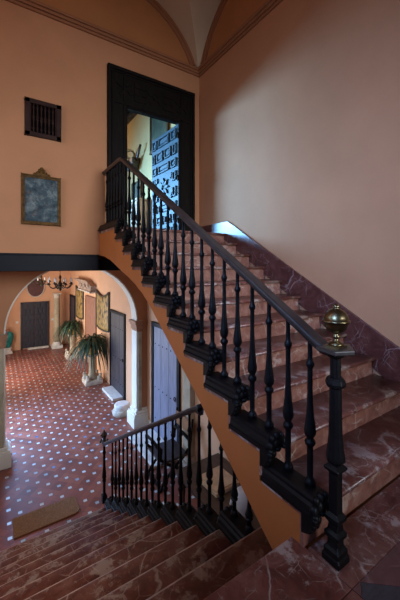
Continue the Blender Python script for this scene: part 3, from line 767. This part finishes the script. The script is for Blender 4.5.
def palm_mb(cx, cy, z, n, Lr, seed, w=.028, xmax=XS-.03):
    rnd = random.Random(seed); mb = MB()
    for i in range(n):
        a = rnd.uniform(0, 2*pi); L = rnd.uniform(*Lr); up = rnd.uniform(.05, .9); ww = w*rnd.uniform(.7, 1.2)
        pts = []
        for j in range(7):
            t = j/6; r = L*(t*.95)*(1-.15*up); h = L*(up*1.35*t-(.70+1.15*up)*t*t*1.05)
            pts.append((min(cx+r*cos(a), xmax-.02*j), cy+r*sin(a), z+h+.03))
        vs = []
        for j, p in enumerate(pts):
            t = j/6; hw = ww*(sin(pi*min(1, .15+t*.85)))+.002
            s_ = (-sin(a)*hw, cos(a)*hw)
            vs += [(min(xmax, p[0]-s_[0]), p[1]-s_[1], p[2]), (min(xmax, p[0]), p[1], p[2]-hw*.35), (min(xmax, p[0]+s_[0]), p[1]+s_[1], p[2])]
        fs = []
        for j in range(6):
            b = j*3; fs += [(b, b+1, b+4, b+3), (b+1, b+2, b+5, b+4)]
        mb.add(vs, fs, 0, True)
    return mb
def pedestal(cx, cy, zt, label):
    p = thing('pedestal', (cx, cy, ZF), label, 'pedestal')
    obj('plinth', MB().square(cx, cy, [(.25, ZF), (.25, ZF+.10), (.22, ZF+.13)]), M['stone'], p, .01)
    for i in range(4):
        a = i*pi/2+pi/4; x, y = cx+.24*cos(a), cy+.24*sin(a); l = MB()
        l.ball((x, y, ZF+.17), .075, 10, 0, 1.1).ball((x+.03*cos(a), y+.03*sin(a), ZF+.27), .045, 10).ball((x+.055*cos(a), y+.055*sin(a), ZF+.12), .045, 8)
        obj('carved_beast', l, M['stone'], p)
    obj('shaft', MB().lathe(cx, cy, [(.15, ZF+.12), (.16, ZF+.18), (.13, ZF+.24), (.105, ZF+.28), (.10, zt-.14), (.115, zt-.13), (.10, zt-.11), (.12, zt-.08), (.15, zt-.04)], 20), M['olive'], p)
    obj('capital', MB().square(cx, cy, [(.16, zt-.04), (.16, zt)]), M['stone'], p, .006)
def potted(cx, cy, z, n, Lr, seed, label):
    p = thing('potted_palm', (cx, cy, z), label, 'plant', 'potted palms on the pedestals')
    obj('pot', MB().lathe(cx, cy, [(.09, z), (.10, z+.02), (.14, z+.16), (.15, z+.20), (.165, z+.21), (.165, z+.24), (.13, z+.24), (.12, z+.21)], 18), M['pot'], p)
    st_ = MB()
    for i in range(5):
        a = i*1.3; st_.tube([(cx+.03*cos(a), cy+.03*sin(a), z+.2), (cx+.05*cos(a), cy+.05*sin(a), z+.42)], .012, 6)
    obj('stem', st_, M['leafgreen'], p)
    obj('foliage', palm_mb(cx, cy, z+.36, n, Lr, seed), M['leafgreen'], p)
pedestal(2.47, 9.72, -2.68, 'stone pedestal with carved beasts nearer the arch carrying a palm')
potted(2.47, 9.72, -2.68, 130, (.45, 1.15), 3, 'drooping dark green potted palm on the nearer pedestal')
pedestal(2.52, 12.85, -2.68, 'stone pedestal with carved beasts farther along carrying a palm')
potted(2.52, 12.85, -2.68, 120, (.40, .95), 5, 'drooping dark green potted palm on the farther pedestal')
pj = thing('leafy_plant', (.27, 15.0, ZF), 'bright green leafy plant rising behind the teal jar', 'plant')
obj('pot', MB().lathe(.14, 15.04, [(.08, ZF), (.11, ZF+.2), (.12, ZF+.22), (.10, ZF+.22)], 14), M['terra'], pj)
obj('stem', MB().tube([(.14, 15.04, ZF+.2), (.18, 15.03, ZF+.7), (.22, 15.02, ZF+1.0)], .012, 6), M['leafpale'], pj)
obj('foliage', palm_mb(.22, 15.0, ZF+.95, 20, (.10, .19), 9, .04), M['leafpale'], pj)

# ochre hangings with sagging top and bottom edges
def hanging(y0, y1, zt, zb, label):
    h = thing('wall_hanging', (XS, (y0+y1)/2, zb), label, 'wall hanging', 'ochre hangings on the hall wall')
    n, m = 16, 10; vs = []
    for side in (0, 1):
        for j in range(m+1):
            for i in range(n+1):
                u = i/n; vv = j/m; sag = (.05+.11*vv)*4*u*(1-u)
                z = zb+(zt-zb)*vv-sag
                x = XS-.02-.05*sin(pi*u)*sin(pi*(.2+.6*vv))-(.016 if side == 0 else 0)
                vs.append((x, y0+(y1-y0)*u, z))
    k = (n+1)*(m+1); fs = []
    for j in range(m):
        for i in range(n):
            a = j*(n+1)+i; fs += [(a, a+1, a+n+2, a+n+1), (k+a, k+a+n+1, k+a+n+2, k+a+1)]
    bd = [i for i in range(n+1)]+[j*(n+1)+n for j in range(1, m+1)]+[m*(n+1)+i for i in range(n-1, -1, -1)]+[j*(n+1) for j in range(m-1, 0, -1)]
    for a, b in zip(bd, bd[1:]+bd[:1]): fs.append((a, b, k+b, k+a))
    obj('panel', MB().add(vs, fs, 0, True), M['hide'], h)
    e = MB(); P = [vs[i] for i in bd]; e.tube([(p[0]-.004, p[1], p[2]) for p in P]+[(P[0][0]-.004, P[0][1], P[0][2])], .024, 6, up=(1, 0, 0)); obj('border', e, M['hideedge'], h)
hanging(9.23, 10.58, -.80, -1.97, 'ochre tooled wall hanging nearer the arch, beside the slate door')
hanging(12.50, 13.72, -.83, -2.05, 'ochre tooled wall hanging farther along, above the farther palm')

# carved stone fragment over the brown opening
fg = thing('stone_fragment', (XS, 11.5, -.90), 'carved stone fragment projecting from the wall between the hangings', 'stone carving')
pts = [(10.75, -.89), (12.45, -.87), (12.52, -.62), (13.3, -.54), (13.35, -.50), (12.3, -.50), (11.3, -.53), (11.05, -.62), (10.68, -.68)]
obj('body', MB().prism(pts, XS-.20, XS-.003, 'x'), M['frag'], fg, .015)
rl = MB()
for i in range(17): rl.ball((XS-.19, 10.9+i*.088, -.74+.05*sin(i*1.1)), .062, 8)
obj('relief', rl, M['frag'], fg)
obj('ledge', MB().prism([(10.68, -.93), (12.50, -.91), (12.50, -.86), (10.68, -.88)], XS-.24, XS-.003, 'x'), M['stone'], fg, .01)

# doorstep, round stone, mat
ds = tag(obj('stone_doorstep', MB().prism([(2.56, 8.05), (XS-.005, 8.05), (XS-.005, 8.98), (2.55, 8.98)], ZF, ZF+.075, 'z'), M['whitestone'], None, .015), 'flat white stone step lying before the slate door', 'doorstep')
rs = thing('round_stone', (2.55, 7.28, ZF), 'weathered round stone base on the floor beside the arch pier', 'stone')
obj('drum', MB().lathe(2.55, 7.28, [(.22, ZF), (.235, ZF+.05), (.215, ZF+.12), (.20, ZF+.14)], 14), M['stone'], rs, .01)
obj('top_drum', MB().lathe(2.55, 7.28, [(.19, ZF+.135), (.185, ZF+.23), (.16, ZF+.26)], 14), M['whitestone'], rs, .01)
s2 = MB().prism([(2.30, 4.98), (XS-.005, 4.98), (XS-.005, 6.2), (2.30, 6.2)], ZF, ZF+.05, 'z')
tag(obj('stone_doorstep', s2, M['whitestone'], None, .012), 'broad pale stone step before the lavender door behind the banister', 'doorstep')
mt = MB().prism([(.20, 4.70), (.96, 4.70), (1.0, 4.715), (1.035, 4.76), (1.03, 5.03), (1.0, 5.07), (.96, 5.08), (.20, 5.08)], ZF, ZF+.022, 'z')
tag(obj('doormat', mt, M['mat'], None, .008), 'plain brown mat on the tiles at the foot of the lower flight', 'mat')

# chandeliers
def chandelier(cx, cy, zb, label):
    c = thing('chandelier', (cx, cy, zb), label, 'chandelier', 'chandeliers along the hall')
    obj('stem', MB().lathe(cx, cy, [(.01, zb), (.03, zb+.02), (.045, zb+.06), (.02, zb+.10), (.05, zb+.15), (.06, zb+.19), (.03, zb+.24), (.018, zb+.30), (.035, zb+.36), (.012, zb+.42)], 14), M['bronze'], c)
    ch = MB(); z = zb+.42; i = 0
    while z < .46:
        ch.torus((cx, cy, min(z+.02, .445)), .014, .004, 'x' if i % 2 else 'y', 10, 5); z += .034; i += 1
    obj('chain', ch, M['bronze'], c)
    for i in range(8):
        a = 2*pi*i/8+.3; R_ = .29; ca_, sa = cos(a), sin(a)
        arm = obj('arm', MB().tube([(cx+ca_*r, cy+sa*r, zb+h) for r, h in ((.04, .17), (.10, .10), (.18, .075), (.25, .11), (.29, .17))], .012, 6).lathe(cx+ca_*R_, cy+sa*R_, [(.012, zb+.165), (.045, zb+.18), (.045, zb+.19), (.018, zb+.20), (.02, zb+.23)], 10), M['bronze'], c)
        obj('candle', MB().lathe(cx+ca_*R_, cy+sa*R_, [(.016, zb+.225), (.016, zb+.31), (.012, zb+.33), (.004, zb+.36)], 8), M['candle'], arm)
    return c
ch1 = chandelier(1.40, 8.7, -.66, 'dark bronze chandelier with ivory candles nearest the arch')
ch2 = copy_tree(ch1); ch2.location = (1.40, 12.6, -.76)
ch2['label'] = 'second bronze chandelier hanging farther back before the oval plaque'

# ------------------------------------------------------------------ under the stair
TZ = -2.80
tb = thing('side_table', (2.40, 3.0, ZF), 'dark brown table standing against the wall under the stair', 'table')
obj('table_top', MB().box(2.05, 2.79, 2.15, 3.74, TZ-.035, TZ), M['table'], tb, .006)
obj('apron', MB().box(2.11, 2.73, 2.22, 3.67, TZ-.13, TZ-.035), M['table'], tb, .004)
for x in (2.13, 2.71):
    for y in (2.25, 3.64):
        obj('leg', MB().square(x, y, [(.03, TZ-.13), (.03, TZ-.2)]).lathe(x, y, [(.022, TZ-.2), (.03, TZ-.26), (.02, TZ-.32), (.028, ZF+.2), (.018, ZF+.1), (.028, ZF+.04), (.02, ZF)], 10), M['table'], tb)
bk = thing('wooden_block', (2.36, 3.2, TZ), 'pale tan slab with a stepped edge lying on the dark table', 'slab')
def rot(poly, c, a): return [(c[0]+(x-c[0])*cos(a)-(y-c[1])*sin(a), c[1]+(x-c[0])*sin(a)+(y-c[1])*cos(a)) for x, y in poly]
rc = (2.40, 3.22); rp = [(2.21, 3.02), (2.59, 3.02), (2.59, 3.42), (2.21, 3.42)]
obj('slab', MB().prism(rot(rp, rc, .05), TZ, TZ+.05, 'z'), M['palewood'], bk, .006)
obj('cover', MB().prism(rot([(2.23, 3.04), (2.57, 3.04), (2.57, 3.40), (2.23, 3.40)], rc, .05), TZ+.05, TZ+.065, 'z'), M['palewood'], bk, .004)
va = thing('stone_vessel', (2.33, 2.66, TZ), 'rounded pale stone vessel on the table beneath the stair slope', 'vessel')
obj('body', MB().lathe(2.33, 2.66, [(.07, TZ), (.09, TZ+.015), (.10, TZ+.05), (.115, TZ+.14), (.105, TZ+.22), (.07, TZ+.27), (.05, TZ+.28)], 18), M['whitestone'], va)
obj('handle', MB().tube([(2.23, 2.70, TZ+.08), (2.195, 2.71, TZ+.14), (2.21, 2.705, TZ+.2), (2.25, 2.69, TZ+.22)], .014, 8, up=(0, 1, 0)), M['whitestone'], va)

# X-framed armchair behind the lower banister
ax, ay = 2.42, 4.66
ac = thing('folding_armchair', (ax, ay, ZF), 'dark X-framed armchair standing behind the lower banister', 'chair')
obj('seat', MB().box(ax-.25, ax+.25, ay-.27, ay+.27, ZF+.43, ZF+.47), M['leather'], ac, .015)
for yy in (ay-.24, ay+.24):
    for s in (1, -1):
        l = MB().tube([(ax+s*.26, yy, ZF), (ax+s*.20, yy, ZF+.12), (ax+s*.02, yy, ZF+.30), (ax-s*.16, yy, ZF+.42), (ax-s*.26, yy, ZF+.52)], .022, 8, up=(0, 1, 0))
        obj('leg', l, M['darkwood'], ac)
for s in (1, -1):
    obj('armrest', MB().tube([(ax+s*.26, ay-.26, ZF+.52), (ax+s*.27, ay-.27, ZF+.68), (ax+s*.27, ay, ZF+.70), (ax+s*.27, ay+.26, ZF+.68), (ax+s*.26, ay+.26, ZF+.50)], .022, 8, up=(1, 0, 0)), M['darkwood'], ac)
    obj('stretcher', MB().box(ax+s*.24-.02, ax+s*.24+.02, ay-.26, ay+.26, ZF+.02, ZF+.06), M['darkwood'], ac, .004)
obj('back_post', MB().tube([(ax+.27, ay-.26, ZF+.50), (ax+.33, ay-.26, ZF+1.0)], .02, 8, up=(0, 1, 0)), M['darkwood'], ac)
obj('back_post', MB().tube([(ax+.27, ay+.26, ZF+.50), (ax+.33, ay+.26, ZF+1.0)], .02, 8, up=(0, 1, 0)), M['darkwood'], ac)
obj('backrest', MB().add([(ax+.30+.03*k, y, z) for k in (0, .5) for y, z in ((ay-.25, ZF+.74), (ay+.25, ZF+.74), (ay+.25, ZF+.96), (ay-.25, ZF+.96))], [(0, 1, 2, 3), (7, 6, 5, 4), (0, 4, 5, 1), (1, 5, 6, 2), (2, 6, 7, 3), (3, 7, 4, 0)]), M['tanleather'], ac, .005)

# ------------------------------------------------------------------ light
def area(name, loc, rot_, size, power, color, spread=None):
    l = bpy.data.lights.new(name, 'AREA'); l.shape = 'RECTANGLE'; l.size, l.size_y = size; l.energy = power; l.color = color
    if spread: l.spread = radians(spread)
    o = bpy.data.objects.new(name, l); COL.objects.link(o); o.location = loc; o.rotation_euler = rot_
    return o
RX = (0, radians(-90), 0)      # shines towards +x; size = (height, width)
def aim(p, q): return (Vector(q)-Vector(p)).to_track_quat('-Z', 'Y').to_euler()
p_ = (XL-.45, 3.1, 1.15)
area('court_daylight_stair', p_, aim(p_, (.6, 4.0, -.2)), (2.0, 1.9), 30, (.72, .86, 1), 125)
area('court_daylight_gallery', (XL-.15, 5.62, -2.1), RX, (1.8, 1.2), 12, (.90, .93, 1))
p_ = (XL-.5, -.1, 2.1)
area('window_daylight_left', p_, aim(p_, (3.1, 2.0, -.1)), (1.7, 1.9), 40, (.26, .48, 1), 52)
p_ = (2.0, -4.95, 1.2)
area('window_daylight_rear', p_, aim(p_, (1.6, 4.0, .55)), (1.9, 1.9), 46, (.82, .91, 1), 50)
p_ = (-.5, 8.5, -1.5)
area('court_daylight_arcade_near', p_, aim(p_, (.9, 6.9, -3.56)), (2.0, 1.9), 125, (.24, .50, 1), 110)
area('court_daylight_arcade_mid', (-.35, 8.4, -2.05), RX, (2.7, 2.4), 75, (.62, .78, 1))
area('court_daylight_arcade_far', (-.35, 11.85, -2.05), RX, (2.7, 2.6), 150, (1, .93, .84))
p_ = (-.9, 9.6, 2.0)
area('window_light_upper_room', p_, aim(p_, (3.1, 3.4, 1.0)), (2.6, 1.5), 210, (.22, .55, 1), 60)
def point(name, loc, power, color, r):
    l = bpy.data.lights.new(name, 'POINT'); l.energy = power; l.color = color; l.shadow_soft_size = r
    o = bpy.data.objects.new(name, l); COL.objects.link(o); o.location = loc
point('upper_room_lamp', (2.0, 8.6, 3.2), 18, (1, .60, .26), .15)
sl = bpy.data.lights.new('lower_steps_fill_spot', 'SPOT'); sl.energy = 420; sl.color = (1, .86, .74); sl.spot_size = radians(52); sl.spot_blend = .8; sl.shadow_soft_size = .35  # unseen spot without a fixture, added to brighten the lower steps
so = bpy.data.objects.new('lower_steps_fill_spot', sl); COL.objects.link(so); so.location = (-.7, 2.6, 3.4); so.rotation_euler = aim((-.7, 2.6, 3.4), (-.3, 3.3, -3.2))
point('upper_wall_warm_fill', (-1.5, 2.6, 3.1), 17, (1, .45, .13), .15)  # unseen warm fill without a fixture, added for the tops of the walls

wd = bpy.data.worlds.new('sky'); bpy.context.scene.world = wd; wd.use_nodes = True
bg = wd.node_tree.nodes['Background']; bg.inputs[0].default_value = (.55, .68, .9, 1); bg.inputs[1].default_value = .5

# ------------------------------------------------------------------ camera
cam = bpy.data.cameras.new('camera'); cam.sensor_fit = 'AUTO'; cam.sensor_width = 36
cam.lens = 310.8/600*36; cam.shift_y = (265.7-300)/600; cam.clip_start = .05
co = bpy.data.objects.new('camera', cam); COL.objects.link(co)
co.rotation_euler = (pi/2, 0, -radians(33.37))
bpy.context.scene.camera = co

# stand everything on the hall floor: z = 0
for o in list(COL.objects):
    if o.parent is None: o.location.z += EYE

vs = bpy.context.scene.view_settings
vs.view_transform = 'Standard'; vs.look = 'None'; vs.gamma = 1; vs.use_curve_mapping = False; vs.exposure = 0.0
bpy.context.scene.display_settings.display_device = 'sRGB'
